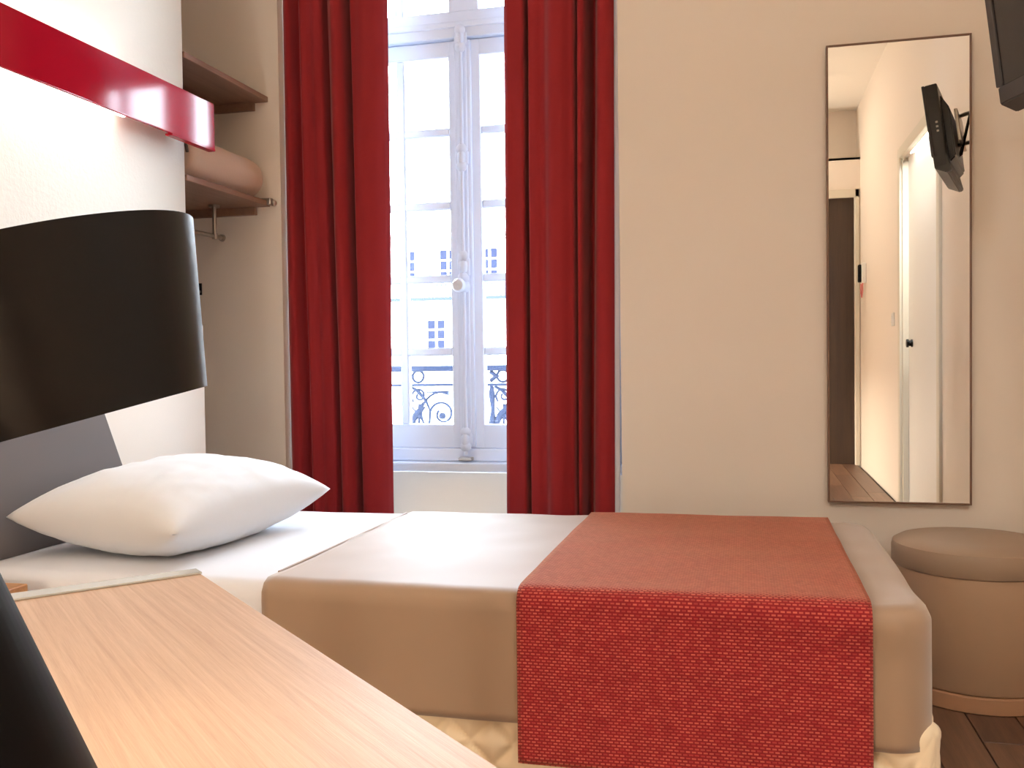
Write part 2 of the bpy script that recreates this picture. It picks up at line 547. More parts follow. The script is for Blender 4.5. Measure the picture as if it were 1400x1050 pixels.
def casement(xa, xb, outer_left):
    """one leaf between xa (hinge or meeting side) and xb"""
    la, lb = (0.098, 0.060) if outer_left else (0.060, 0.055)
    bm = bmesh.new()
    bm_box(bm, xa, xa+la, YF, YF+.045, .662, 2.232, 0.004, 1)
    bm_box(bm, xb-lb, xb, YF, YF+.045, .662, 2.232, 0.004, 1)
    bm_box(bm, xa+.01, xb-.01, YF+.001, YF+.044, .662, Z0, 0.004, 1)
    bm_box(bm, xa+.01, xb-.01, YF+.001, YF+.044, Z1, 2.232, 0.004, 1)
    leaf = ploc(link('casement', tomesh(bm), M_WHITEPAINT, win))
    ga, gb = xa+la, xb-lb
    mid = (ga+gb)/2 if outer_left else ga+.196
    mw = 0.017
    bm = bmesh.new()
    bm_box(bm, mid-mw, mid+mw, YF+.004, YF+.04, Z0-.002, Z1+.002, 0.006, 1)
    o = link('muntin', tomesh(bm), M_WHITEPAINT, leaf)
    ph = (Z1-Z0)/5
    for k in range(1, 5):
        z = Z0 + ph*k
        bm = bmesh.new()
        bm_box(bm, ga-.002, gb+.002, YF+.006, YF+.038, z-.016, z+.016, 0.006, 1)
        link('muntin', tomesh(bm), M_WHITEPAINT, leaf)
    for k in range(5):
        for (pa, pb) in ((ga, mid-mw), (mid+mw, gb)):
            bm = bmesh.new()
            bm_box(bm, pa-.004, pb+.004, YF+.02, YF+.024, Z0+ph*k+.012, Z0+ph*(k+1)-.012)
            link('pane', tomesh(bm), M_GLASS, leaf, smooth=False)
    return leaf
casement(WX0+.119, XM-.004, True)
casement(XM+.004, WX1-.11, False)
# fixed light above the transom
bm = bmesh.new()
bm_box(bm, WX0+.10, WX1-.10, YF, YF+.045, 2.298, 2.345, 0.004, 1)
bm_box(bm, XM-.06, XM+.06, YF+.001, YF+.044, 2.34, WTOP-.03, 0.004, 1)
for xc in (XM-.261, XM+.261):
    bm_box(bm, xc-.017, xc+.017, YF+.003, YF+.042, 2.33, WTOP-.03, 0.004, 1)
top = ploc(link('top_light', tomesh(bm), M_WHITEPAINT, win))
for pa, pb in ((WX0+.119, XM-.278), (XM-.244, XM-.06), (XM+.06, XM+.244), (XM+.278, WX1-.11)):
    bm = bmesh.new()
    bm_box(bm, pa-.004, pb+.004, YF+.02, YF+.024, 2.34, WTOP-.04)
    link('pane', tomesh(bm), M_GLASS, top, smooth=False)
# covering strip and espagnolette bolt on the meeting stiles
bm = bmesh.new()
bm_box(bm, XM-.036, XM+.030, YF-.016, YF+.004, .668, 2.228, 0.006, 2)
bm_box(bm, XM-.022, XM+.016, YF-.024, YF-.012, .668, 2.228, 0.005, 2)
ploc(link('cover_strip', tomesh(bm), M_WHITEPAINT, win))
bolt = ploc(tube('bolt_rod', M_WHITEPAINT, [(XM-.003, YF-.034, .64), (XM-.003, YF-.034, 2.262)], 0.008, 10, parent=win))
def ornament(z, h, w=0.026):
    bm = bmesh.new()
    bm_box(bm, XM-.003-w, XM-.003+w, YF-.036, YF-.022, z-h*.32, z+h*.32, 0.008, 3)
    for s in (-1, 1):
        bm_lathe(bm, [(0.001, -.010), (.020, -.008), (.022, 0), (.014, .008), (0.001, .011)], 14, cap=False,
                 M=Matrix.Translation((XM-.003, YF-.038, z+s*h*.38)) @ Matrix.Rotation(PI/2, 4, 'X'))
    bm_lathe(bm, [(0.0135, -.02), (.016, -.012), (.016, .012), (.0135, .02)], 14, M=Matrix.Translation((XM-.003, YF-.036, z)))
    link('bracket', tomesh(bm), M_WHITEPAINT, bolt, angle=40)
for z, h in ((2.225, .085), (1.775, .085), (1.36, .11), (.70, .07)):
    ornament(z, h)
bm = bmesh.new()
bm_lathe(bm, [(0.001, -.02), (.02, -.018), (.026, 0), (.018, .014), (.010, .02), (.010, .045), (.022, .052), (.027, .066), (.02, .08), (0.001, .084)], 18,
         cap=False, M=Matrix.Translation((XM-.003, YF-.032, 1.285)) @ Matrix.Rotation(PI/2, 4, 'X'))
link('handle', tomesh(bm), M_WHITEPAINT, bolt, angle=40)
bm = bmesh.new()
bm_box(bm, XM-.03, XM+.024, YF-.05, YF-.02, .618, .632, 0.003, 1)
link('keeper', tomesh(bm), M_CHROME, bolt)

# ------------------------------------------------------------------ outside
ry = 3.88
rail = empty('balcony_railing', (-1.06, ry, 0.5), 'blue grey wrought iron balcony railing with scrolls outside the window', 'railing')
def rp(name, bm):
    return ploc(link(name, tomesh(bm), M_IRON, rail, angle=62))
for z, r in ((.970, .013), (.899, .006), (.55, .010)):
    bm = bmesh.new()
    bm_box(bm, -2.05, -.05, ry-.012, ry+.012, z-r, z+r, 0.004, 1)
    rp('rail', bm)
def spiral(cx, cz, r0, turns, a0, sgn, r_end=0.012, n=44):
    pts = []
    for i in range(n):
        t = i/(n-1)
        r = r0*(1-t) + r_end*t
        a = a0 + sgn*turns*2*PI*t
        pts.append((cx+r*math.cos(a), ry, cz+r*math.sin(a)))
    return pts
for uc in (-1.888, -1.508, -1.128, -.748, -.368):     # repeated scroll bays
    bm = bmesh.new()
    cx, cz = uc-.140, .773
    arc = [(cx+.095*math.cos(a), ry, cz+.095*math.sin(a)) for a in [PI*(1.12-.60*k/20) for k in range(21)]]
    bm_tube(bm, [(cx-.10, ry, .57), (cx-.10, ry, .66)] + arc, .0055, 6)
    rp('scroll', bm)
    bm = bmesh.new()
    bm_tube(bm, [(cx-.05, ry, .60), (cx-.062, ry, .70)] + spiral(cx, cz, .058, 1.15, PI*1.05, -1, r_end=.020), .006, 6)
    bm_lathe(bm, [(.001, -.008), (.015, -.006), (.015, .006), (.001, .008)], 14, cap=False,
             M=Matrix.Translation((cx, ry, cz-.008)) @ Matrix.Rotation(PI/2, 4, 'X'))
    rp('scroll', bm)
    bm = bmesh.new()
    lx = uc-.245
    bm_tube(bm, spiral(lx, .852, .036, 1.25, PI*1.25, -1, r_end=.008), .0055, 6)
    rp('scroll', bm)
    bm = bmesh.new()
    bm_tube(bm, [(lx, ry, .818), (lx-.002, ry, .77), (lx-.003, ry, .56)], .0055, 6)
    bm_tube(bm, [(lx-.035, ry, .805), (lx-.002, ry, .765), (lx-.035, ry, .725)], .0045, 6)
    bm_tube(bm, [(lx+.028, ry, .805), (lx-.002, ry, .765), (lx+.028, ry, .725)], .0045, 6)
    bm_box(bm, lx-.012, lx+.010, ry-.006, ry+.006, .758, .774, .002, 1)
    rp('stem', bm)
    bm = bmesh.new()
    bm_tube(bm, [(lx+.034, ry, .868), (lx+.10, ry, .868), (lx+.135, ry, .864)], [.004, .006, .012], 6)
    rp('bar', bm)
    bm = bmesh.new()                                  # spear and leaf
    xs = uc+.082
    bm_tube(bm, [(xs, ry, .900), (xs, ry, .86), (xs+.004, ry, .79), (xs, ry, .72), (xs+.004, ry, .56)], [.007, .015, .009, .020, .022], 8)
    bm_tube(bm, [(xs+.012, ry, .62), (xs+.014, ry, .72), (xs+.034, ry, .77), (xs+.058, ry, .795), (xs+.07, ry, .825)], [.014, .016, .013, .012, .003], 8)
    bm_tube(bm, [(xs+.012, ry, .892), (xs+.045, ry, .875), (xs+.085, ry, .83), (xs+.105, ry, .78)], [.006, .009, .007, .004], 8)
    rp('leaf_ornament', bm)
    bm = bmesh.new()
    bm_tube(bm, spiral(xs+.050, .935, .026, 1.0, 0, 1, r_end=.024), .006, 6)
    bm_tube(bm, [(xs-.006, ry, .955), (xs+.022, ry, .935), (xs-.006, ry, .915)], [.010, .016, .010], 6)
    rp('scroll', bm)
box('balcony_slab', M_FACADE, -2.4, .3, YO, 4.05, .38, .50, 0.01, 1, label='pale stone balcony slab outside the window', cat='balcony')

FY = 40.0
fac = empty('building', (-13, FY, -6), 'pale stone house across the street behind the balcony railing', 'building')
ploc(box('wall', M_FACADE, -34, 6, FY, FY+8, -7, 6.6, parent=fac, smooth=False))
bm = bmesh.new()
bm_box(bm, -34.2, 6.2, FY-.5, FY, 6.55, 6.8, 0.03, 1)
bm_box(bm, -34.1, 6.1, FY-.3, FY, 6.35, 6.55, 0.03, 1)
for k in range(90):
    bm_box(bm, -34+k*.44, -33.82+k*.44, FY-.42, FY-.02, 6.4, 6.56)
ploc(link('cornice', tomesh(bm), M_FACADE, fac, smooth=False))
ploc(box('string_course', M_FACADE, -34.1, 6.1, FY-.16, FY, 3.55, 3.75, 0.03, 1, parent=fac, smooth=False))
bm = bmesh.new()
v = [bm.verts.new(c) for c in ((-34, FY+.1, 6.8), (6, FY+.1, 6.8), (6, FY+1.4, 8.3), (-34, FY+1.4, 8.3), (-34, FY+7, 6.8), (6, FY+7, 6.8), (6, FY+5, 8.3), (-34, FY+5, 8.3))]
for f4 in ((0, 1, 2, 3), (3, 2, 6, 7), (7, 6, 5, 4), (1, 5, 6, 2), (0, 3, 7, 4)):
    bm.faces.new([v[i] for i in f4])
ploc(link('roof', tomesh(bm), M_FACADE, fac, smooth=False))
def far_window(xc, z0, z1, hw):
    bm = bmesh.new()
    bm_box(bm, xc-hw-.12, xc-hw, FY-.06, FY, z0-.1, z1+.1)
    bm_box(bm, xc+hw, xc+hw+.12, FY-.06, FY, z0-.1, z1+.1)
    bm_box(bm, xc-hw-.12, xc+hw+.12, FY-.08, FY, z1, z1+.16)
    bm_box(bm, xc-hw-.16, xc+hw+.16, FY-.12, FY, z0-.14, z0)
    w = ploc(link('window', tomesh(bm), M_FACADE, fac, smooth=False))
    for s in (-1, 1):
        bm = bmesh.new()
        a, b = sorted((xc+s*.06, xc+s*hw))
        n = 3
        for k in range(n):
            zz0 = z0+(z1-z0)*k/n+.04; zz1 = z0+(z1-z0)*(k+1)/n-.04
            bm_box(bm, a, b, FY-.03, FY-.005, zz0, zz1)
        link('shutter', tomesh(bm), M_SHUTTER, w, smooth=False)
for k in range(-3, 5):
    far_window(-13.29+k*3.6, 1.53, 2.87, .40)
    far_window(-14.6+k*1.9, 4.55, 5.95, .36)
bm = bmesh.new()
for k in range(-3, 5):
    xa = -14.6+k*2.7
    bm_box(bm, xa, xa+2.5, FY-.5, FY-.46, 4.42, 4.5)
    for q in range(12):
        bm_box(bm, xa+.1+q*.2, xa+.14+q*.2, FY-.5, FY-.46, 3.8, 4.42)
    bm_box(bm, xa-.1, xa+2.6, FY-.55, FY, 3.7, 3.82)
ploc(link('balconies', tomesh(bm), M_SLATE, fac, smooth=False))
box('street', M_STREET, -60, 60, YO, 60, -7.2, -7.0, smooth=False, kind='structure', label='grey street far below the window', cat='street')

# ------------------------------------------------------------------ curtains
def curtain(name, xa0, xb0, xa1, xb1, folds, label, seed, outer):
    """folds: list of (u_top, u_bottom, depth, half width) valleys; edges at the top (xa0, xb0) and bottom (xa1, xb1)"""
    zt, zb = 2.90, 0.03
    nu, nv = 150, 46
    def fn(i, j):
        u = i/nu
        t = j/nv                       # 0 top, 1 bottom
        z = zt + (zb-zt)*t
        tt = min(max((2.42-z)/1.95, 0), 1)     # 0 at the top of the picture, 1 at the bed
        xa = xa0+(xa1-xa0)*tt
        xb = xb0+(xb1-xb0)*tt
        yy = 0.018*math.sin(u*PI) + 0.010*math.sin(u*9.0+seed) * (0.5+0.5*tt)
        dx = 0
        for ut, ub, dep, hw in folds:
            c = ut+(ub-ut)*tt
            d = (u-c)/hw
            g = math.exp(-(abs(d)**3.0))
            yy -= 1.5*dep*g
            dx += 0.35*hw*math.exp(-d*d)*d*1.2
        e = 0.006*noise.noise(Vector((u*6+seed*3, t*5, seed)))
        y = 3.332 - yy*0.80 + e
        if u < .03: y += (0.03-u)*.25
        if u > .97: y += (u-.97)*.25
        return Vector((xa+(xb-xa)*u - dx*(xb-xa)*0.0, y, z))
    me = grid_mesh(name, nu, nv, fn)
    o = link(name, me, [M_CURTBACK, M_CURTAIN], label=label, cat='curtain', group='red curtains at the window', angle=180)
    md = solidify(o, 0.003, -1).modifiers['thickness']
    md.material_offset = 1
    md.material_offset_rim = 1
    # white edge of the lining showing at the outer side
    k0 = 0 if outer(0, nu) else nu
    sg = -1 if k0 == 0 else 1
    ed = [fn(k0, j) for j in range(nv+1)]
    def fe(i, j):
        return ed[j] + Vector((sg*(-.004+(.011 if sg < 0 else .024)*i/2), .006 - .002*i, 0))
    le = link('lining_edge', grid_mesh('lining_edge', 2, nv, fe), M_LINING, o, label='white lining edge', angle=180)
    solidify(le, 0.002, 0)
    # gathered heading and hem as parts
    bm = bmesh.new()
    bm_box(bm, min(xa0, xa1)+.01, max(xb0, xb1)-.01, 3.32, 3.40, zt-.02, zt+.02, 0.006, 2)
    link('heading_tape', tomesh(bm), M_CURTAIN, o)
    return o
LX0, LX1 = -1.695, -1.297
# (centre at top, centre at bottom, depth, half width) : deeper valleys read as the dark folds
curtain('curtain', -1.704, -1.281, -1.700, -1.293,
        [(.10, .16, .045, .045), (.40, .50, .050, .030), (.62, .70, .085, .030), (.24, .30, .007, .05), (.52, .58, -.02, .05), (.85, .85, -.02, .12)],
        'deep red curtain hanging at the left of the window behind the pillow', 1.3,
        lambda i, n: 1.0 if i < n*.05 else 0.0)
curtain('curtain', -0.832, -0.437, -0.848, -0.452,
        [(.20, .215, .055, .022), (.36, .38, .008, .05), (.66, .66, .035, .018), (.80, .76, .085, .050), (.50, .50, -.02, .09), (.91, .91, -.015, .06)],
        'deep red curtain hanging at the right of the window towards the mirror', 4.1,
        lambda i, n: 1.0 if i > n*.95 else 0.0)
bm = bmesh.new()
bm_tube(bm, [(WX0+.005, 3.36, 2.925), (WX1-.005, 3.36, 2.925)], 0.012, 12)
tag(link('curtain_rod', tomesh(bm), M_CHROME), 'thin steel curtain rod above the red curtains', 'rod')

# ------------------------------------------------------------------ draped cloth helper
def drape(name, X0, X1, Y0, Y1, ztop, drop, R, r, sides, res, wr=0.0, seed=0.0, over=None, uv=True, zfun=None):
    """cloth over a slab with rounded edges. sides: letters among 'L','R','F','B' on which it hangs down by drop"""
    ox0 = -(drop['L']) if 'L' in sides else 0
    ox1 = drop['R'] if 'R' in sides else 0
    oy0 = -(drop['F']) if 'F' in sides else 0
    oy1 = drop['B'] if 'B' in sides else 0
    s0, s1 = X0+ox0, X1+ox1
    t0, t1 = Y0+oy0, Y1+oy1
    nu = max(2, int((s1-s0)/res)); nv = max(2, int((t1-t0)/res))
    cx0 = X0+R if 'L' in sides else X0
    cx1 = X1-R if 'R' in sides else X1
    cy0 = Y0+R if 'F' in sides else Y0
    cy1 = Y1-R if 'B' in sides else Y1
    bend = r*PI/2
    def pos(s, t):
        qx = min(max(s, cx0), cx1); qy = min(max(t, cy0), cy1)
        dx, dy = s-qx, t-qy
        e = math.hypot(dx, dy)
        L = max(abs(dx), abs(dy))
        z = ztop
        if e < 1e-9:
            p = Vector((s, t, ztop)); n = Vector((0, 0, 1))
        else:
            d = Vector((dx/e, dy/e, 0))
            F = R-r
            if L <= F:
                p = Vector((qx, qy, ztop)) + d*L; n = Vector((0, 0, 1))
            elif L <= F+bend:
                a = (L-F)/r
                p = Vector((qx, qy, ztop)) + d*(F+r*math.sin(a)) - Vector((0, 0, r*(1-math.cos(a))))
                n = d*math.sin(a)+Vector((0, 0, math.cos(a)))
            else:
                p = Vector((qx, qy, ztop)) + d*R - Vector((0, 0, r + L-F-bend)); n = d
        h = 0
        if wr:
            h += wr*noise.noise(Vector((s*3.1+seed, t*4.3, seed))) + wr*0.5*noise.noise(Vector((s*9+seed, t*8, seed+5)))
        if zfun:
            h += zfun(s, t, L if e > 1e-9 else 0)
        if e > 1e-9 and abs(dx) > 1e-6 and abs(dy) > 1e-6: h *= .15
        return p + n*h
    def fn(i, j):
        return pos(s0+(s1-s0)*i/nu, t0+(t1-t0)*j/nv)
    uvf = (lambda i, j: (s0+(s1-s0)*i/nu, t0+(t1-t0)*j/nv)) if uv else None
    return grid_mesh(name, nu, nv, fn, uvf)

# ------------------------------------------------------------------ bed
BX_0, BX_1, BY0, BY1 = -1.690, 0.305, 1.757, 2.655
bed = empty('bed', (-.69, 2.2, 0), 'single bed base and mattress standing with its head at the cream wall', 'bed')
for lx in (-1.60, .21):
    for ly in (1.85, 2.56):
        ploc(lathe('leg', M_BLACK, [(.022, 0), (.026, .02), (.026, .10)], 20, parent=bed, M=Matrix.Translation((lx, ly, 0))))
ploc(box('base', M_BOX, BX_0+.01, BX_1+.005, BY0+.012, BY1-.005, .098, .335, 0.02, 3, parent=bed))
def quilt(s, t, L):
    p = 0.088
    a = (s+t)/p; b = (s-t)/p
    da = abs(a-round(a))*2; db = abs(b-round(b))*2      # 0 on the stitch lines
    d = min(da, db)
    return 0.016*(1-(1-min(1, d))**2.2)**.75 - 0.012
me = drape('quilted_cover', BX_0, BX_1+.030, BY0-.002, BY1+.004, .350, dict(F=.27, B=.04, R=.27), .05, .03, 'FBR', 0.0058, zfun=quilt)
o = ploc(link('quilted_cover', me, M_BOX, bed, angle=180))
ploc(box('mattress', M_MATTRESS, BX_0, BX_1, BY0, BY1, .358, .541, 0.035, 4, parent=bed))
me = drape('bed_sheet', BX_0+.002, -.90, BY0-.006, BY1+.006, .546, dict(F=.20, B=.18), .045, .03, 'FB', 0.02, wr=.004, seed=2.0)
o = link('bed_sheet', me, M_SHEET, label='white cotton sheet turned over the head end of the bed', cat='sheet', angle=180); solidify(o, .003, 1)
me = drape('blanket', -.962, .318, BY0-.013, BY1+.013, .5525, dict(F=.235, B=.2, R=.255), .075, .028, 'FBR', 0.016, wr=.0045, seed=7.0)
o = link('blanket', me, M_BLANKET, label='beige wool blanket covering the middle and foot of the bed', cat='blanket', angle=180); solidify(o, .005, 1)
hem = tube('hem', M_BLANKET, [(-.963, BY0+.06, .5575), (-.963, 2.2, .5575), (-.963, BY1-.06, .5575)], .0035, 8, parent=o)
me = drape('bed_runner', -.425, .214, BY0-.021, BY1+.021, .5625, dict(F=.318, B=.25), .045, .030, 'FB', 0.014, wr=.003, seed=11.0)
o = link('bed_runner', me, M_RUNNER, label='red woven bed runner laid across the foot of the bed', cat='bed runner', angle=180); solidify(o, .005, 1)

# ------------------------------------------------------------------ pillow
def pillow():
    a, b, T = .235, .335, .112
    n = 44
    vs, fs = [], []
    def sgnp(x, p): return math.copysign(abs(x)**p, x)
    def surf(u, v, side):
        pin = 1 - .075*(1-abs(v)**2)*(abs(u)**3)
        pin2 = 1 - .085*(1-abs(u)**2)*(abs(v)**3)
        x = a*u*pin; y = b*v*pin2
        w = max(0, (1-abs(u)**2.2))*max(0, (1-abs(v)**2.4))
        h = T*(w**.45)
        wrk = .006*noise.noise(Vector((u*2.4+3, v*3.1, side*2.0))) + .004*noise.noise(Vector((u*7, v*6+2, side)))
        return Vector((x, y, side*(h + wrk*min(1, w*3))))
    bm = bmesh.new()
    grid = {}
    for side in (1, -1):
        for i in range(n+1):
            for j in range(n+1):
                u = sgnp(-1+2*i/n, .8); v = sgnp(-1+2*j/n, .8)
                edge = i in (0, n) or j in (0, n)
                if edge and side == -1:
                    grid[(side, i, j)] = grid[(1, i, j)]
                else:
                    grid[(side, i, j)] = bm.verts.new(surf(u, v, side))
    for side in (1, -1):
        for i in range(n):
            for j in range(n):
                bm.faces.new([grid[(side, i+di, j+dj)] for di, dj in ((0, 0), (1, 0), (1, 1), (0, 1))])
    M = Matrix.Translation((-1.405, 2.150, .648)) @ Matrix.Rotation(math.radians(-5), 4, 'Z') @ Matrix.Rotation(math.radians(2.5), 4, 'Y') @ Matrix.Rotation(math.radians(1.0), 4, 'X')
    bm.transform(M)
    zb = .5555
    for v in bm.verts:                               # rests on the sheet
        if v.co.z < zb:
            v.co.z = zb - .1*(zb-v.co.z) * 0
    p = link('pillow', tomesh(bm), M_PILLOW, label='plump white pillow lying at the head of the bed', cat='pillow', angle=180)
    return p
pillow()

# ------------------------------------------------------------------ shadow panel, bedside shelf
poly = [(1.10, .50), (2.4026, .50), (2.155, 1.02), (1.10, 1.02)]  # outline of the wall shadow, built as a thin grey panel
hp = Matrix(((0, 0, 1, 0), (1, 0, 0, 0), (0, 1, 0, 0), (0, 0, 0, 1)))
prism('shadow_panel', M_WALLSHADE, poly, XLB+.0012, XLB+.008, M=hp, bev=.002,
      label='flat grey panel standing in for the slanting shadow on the wall behind the pillow', cat='shadow panel')
ns = empty('bedside_shelf', (-1.58, 1.6, .5), 'small wooden bedside shelf just visible behind the desk edge', 'shelf')
ploc(box('shelf_board', M_NSTAND, XLB+.001, -1.487, 1.36, 1.695, .500, .538, 0.002, 1, parent=ns))
ploc(box('wall_bracket', M_NSTAND, XLB+.001, -1.66, 1.40, 1.66, .40, .500, 0.002, 1, parent=ns))

# ------------------------------------------------------------------ desk
A = Vector((-.649, 1.015)); Bp = Vector((.06, .363)); C_ = Vector((-.29, -.13)); D_ = Vector((-1.00, .618))
ang = math.atan2((Bp-A).y, (Bp-A).x)
desk = empty('desk', (A.x, A.y, 0), 'pale oak desk in the foreground with a light edge band', 'desk', rot=(0, 0, ang))
inv = Matrix.Rotation(-ang, 2)
def dl(p): return tuple(inv @ (Vector(p)-A))
loc = [dl(p) for p in (A, Bp, C_, D_)]
prism('desktop', M_DESK, loc[::-1], .722, .750, parent=desk, bev=.0012)
# edge band along the far short side
e0, e1 = Vector(loc[0]), Vector(loc[3])
dr = (e1-e0).normalized(); nr = Vector((dr.y, -dr.x))
if nr.dot(Vector(loc[1])-e0) > 0: nr = -nr
prism('edge_band', M_DESKEDGE, [tuple(e0+nr*.0005), tuple(e1+nr*.0005), tuple(e1-nr*.040), tuple(e0-nr*.024)], .7505, .7525, parent=desk)
for (px, py) in ((.05, -.05), (.86, -.05), (.05, -.46), (.86, -.46)):
    q = px, py
    box('leg', M_DESK, px-.022, px+.022, py-.022, py+.022, 0, .722, .003, 1, parent=desk)

# ------------------------------------------------------------------ table lamp with tilted shade
Fh = Vector((fw.x, fw.y, 0)).normalized(); Rh = Vector((Fh.y, -Fh.x, 0))
Cc = Vector((-.42420097, .51335784, 1.01809246))
U = Vector((-.22729336, -.11614322, .96687563)).normalized()
lb = Fh*.50 + Rh*(-.34) + Vector((0, 0, .7505))
lamp = empty('table_lamp', lb, 'black table lamp with a tilted drum shade standing on the desk', 'lamp')
Q = U.to_track_quat('Z', 'Y').to_matrix().to_4x4()
Ms = Matrix.Translation(Cc) @ Q
h = .10858
prof = [(.1011, h/2), (.0994, h/2+.0006), (.0776, -h/2-.0006), (.0793, -h/2)]
n = 96
bm = bmesh.new()
rings = []
for r, z in prof + prof[:1]:
    pass
rr = []
for r, z in ((.10108, h/2), (.0994, h/2), (.0777, -h/2), (.07933, -h/2)):
    rr.append([bm.verts.new(Ms @ Vector((r*math.cos(2*PI*k/n), r*math.sin(2*PI*k/n), z))) for k in range(n)])
for a, b in zip(rr, rr[1:]+rr[:1]):
    for k in range(n):
        j = (k+1) % n
        bm.faces.new((a[k], a[j], b[j], b[k]))
ploc(link('shade', tomesh(bm), M_BLACK, lamp, angle=40))
# closed diffuser disc inside the top, spider and bulb
ploc(lathe('shade_cap', M_BLACK, [(.0005, h/2-.020), (.0940, h/2-.019), (.0940, h/2-.016), (.0005, h/2-.016)], 48, parent=lamp, M=Ms, cap=False))
ploc(lathe('lamp_holder', M_BLACK, [(.001, h/2-.018), (.018, h/2-.02), (.018, h/2-.055), (.001, h/2-.055)], 20, parent=lamp, M=Ms, cap=False))
ploc(lathe('bulb', M_BULB, [(.001, h/2-.055), (.012, h/2-.056), (.022, h/2-.074), (.024, h/2-.084), (.018, h/2-.098), (.001, h/2-.105)], 20, parent=lamp, M=Ms, cap=False))
ploc(lathe('base', M_BASE, [(.110, 0), (.110, .001), (.0295, .206), (.022, .214), (.006, .217)], 64, parent=lamp, M=Matrix.Translation(lb)))
st = [lb+Vector((0, 0, .205)), lb+Vector((0, 0, .235))+Fh*.03, lb+Vector((0, 0, .25))+Fh*.07, Ms @ Vector((0, 0, h/2-.04))]
ploc(tube('stem', M_BLACK, st, .006, 12, parent=lamp))
# warm light of the bulb
ld = bpy.data.lights.new('table_lamp_light', 'POINT')
ld.energy = 1.1
ld.color = (1.0, 0.82, 0.60)
ld.shadow_soft_size = .02
lo = bpy.data.objects.new('table_lamp_light', ld)
COL.objects.link(lo)
lo.location = Ms @ Vector((0, 0, -h/2+.004))

# ------------------------------------------------------------------ red wall lamp
wl = empty('wall_lamp', (XL, 2.0, 1.77), 'glossy red wall lamp bar glowing above and below over the bed', 'lamp')
bz0, bz1, by1, by0 = 1.694, 1.843, 2.757, .55
ploc(box('fascia', M_RED, -1.672, -1.660, by0, by1, bz0, bz1, 0.0025, 2, parent=wl))
ploc(box('lower_lip', M_RED, -1.684, -1.659, 2.52, by1, bz0-.005, bz0+.002, 0.001, 1, parent=wl))
bm = bmesh.new()
bm_box(bm, XL, XL+.03, by0+.02, 2.40, bz0+.035, bz1-.035, .002, 1)
for yy in (.9, 1.6, 2.3):
    bm_box(bm, XL+.03, -1.671, yy, yy+.02, bz0+.06, bz1-.06)
ploc(link('mounting_rail', tomesh(bm), M_PLASTIC, wl))
for z in (bz0+.022, bz1-.022):
    ploc(tube('lamp_tube', M_TUBE, [(-1.708, by0+.1, z), (-1.708, 1.5, z), (-1.708, 2.36, z)], .010, 10, parent=wl))

# ------------------------------------------------------------------ niche shelves
def shelf(z, label, xr):
    e = empty('wall_shelf', (xr, 3.0, z), label, 'shelf', 'wooden shelves in the niche')
    ploc(box('shelf_board', M_SHELF, NX+.002, xr, YN+.012, YW-.002, z, z+.020, .0015, 1, parent=e))
    ploc(box('batten', M_SHELF, NX+.002, xr-.055, YW-.022, YW-.002, z-.030, z-.0005, .001, 1, parent=e))
    return e
shelf(1.997, 'upper wooden shelf in the niche, above the rolled blanket', XL)
s2 = shelf(1.600, 'lower wooden shelf in the niche, under the rolled blanket', XL)
bm = bmesh.new()
bm_box(bm, XL-.03, XL+.016, YW-.030, YW-.002, 1.604, 1.630, .004, 2)
bm_lathe(bm, [(.001, 0), (.011, .001), (.012, .012), (.008, .018), (.001, .019)], 14, cap=False, M=Matrix.Translation((XL+.012, YW-.014, 1.612)) @ Matrix.Rotation(PI/2, 4, 'Y'))
ploc(link('corner_bracket', tomesh(bm), M_CHROME, s2))
# rolled blanket: a loose roll along the shelf
rb = empty('rolled_blanket', (-1.86, 3.0, 1.6205), 'tan blanket rolled up on the lower niche shelf', 'blanket')
rad = .083
prof = [(.001, 0), (rad*.55, .001), (rad*.86, .006), (rad*.97, .02), (rad, .045), (rad*.99, .12), (rad, .25), (rad*.985, .36), (rad, .44), (rad*.97, .475), (rad*.86, .495), (rad*.55, .505), (.001, .507)]
bm = bmesh.new()
bm_lathe(bm, prof, 40, cap=False, M=Matrix.Translation((-1.845, 2.775, 1.6205+rad*.96)) @ Matrix.Rotation(-PI/2, 4, 'X') @ Matrix.Diagonal((1.06, .96, 1, 1)))
ploc(link('roll', tomesh(bm), M_ROLL, rb, angle=50))
bm = bmesh.new()
pts = []
for k in range(70):
    t = k/69
    a = 2*PI*3.2*t
    r = rad*.80*(1-t)+.006
    pts.append((-1.845+r*math.cos(a), 2.7745, 1.6205+rad*.96+r*math.sin(a)))
bm_tube(bm, pts, .0055, 6)
ploc(link('roll_spiral', tomesh(bm), M_ROLLEND, rb))
# clothes rail under the lower shelf
cr = empty('clothes_rail', (-1.96, 3.2, 1.6), 'steel clothes rail hanging below the lower niche shelf', 'rail')
rx, ryy, rz = -1.930, 3.190, 1.482
ploc(tube('post', M_CHROME, [(rx, ryy, 1.598), (rx, ryy, rz)], .008, 12, parent=cr))
ploc(lathe('flange', M_CHROME, [(.020, 1.590), (.020, 1.5985)], 20, parent=cr, M=Matrix.Translation((rx, ryy, 0))))
ploc(tube('rail', M_CHROME, [(rx, 2.78, rz), (rx, 3.235, rz)], .008, 12, parent=cr))
ploc(lathe('end_knob', M_CHROME, [(.001, 0), (.012, .001), (.014, .012), (.009, .02), (.001, .021)], 16, parent=cr, cap=False,
           M=Matrix.Translation((rx, 3.232, rz)) @ Matrix.Rotation(-PI/2, 4, 'X')))
ploc(lathe('joint', M_CHROME, [(.001, -.013), (.010, -.011), (.013, 0), (.010, .011), (.001, .013)], 16, parent=cr, cap=False, M=Matrix.Translation((rx, ryy, rz))))
hk = empty('coat_hook', (-2.06, 3.29, 1.29), 'small black coat hook on the niche wall beside the lamp shade', 'hook')
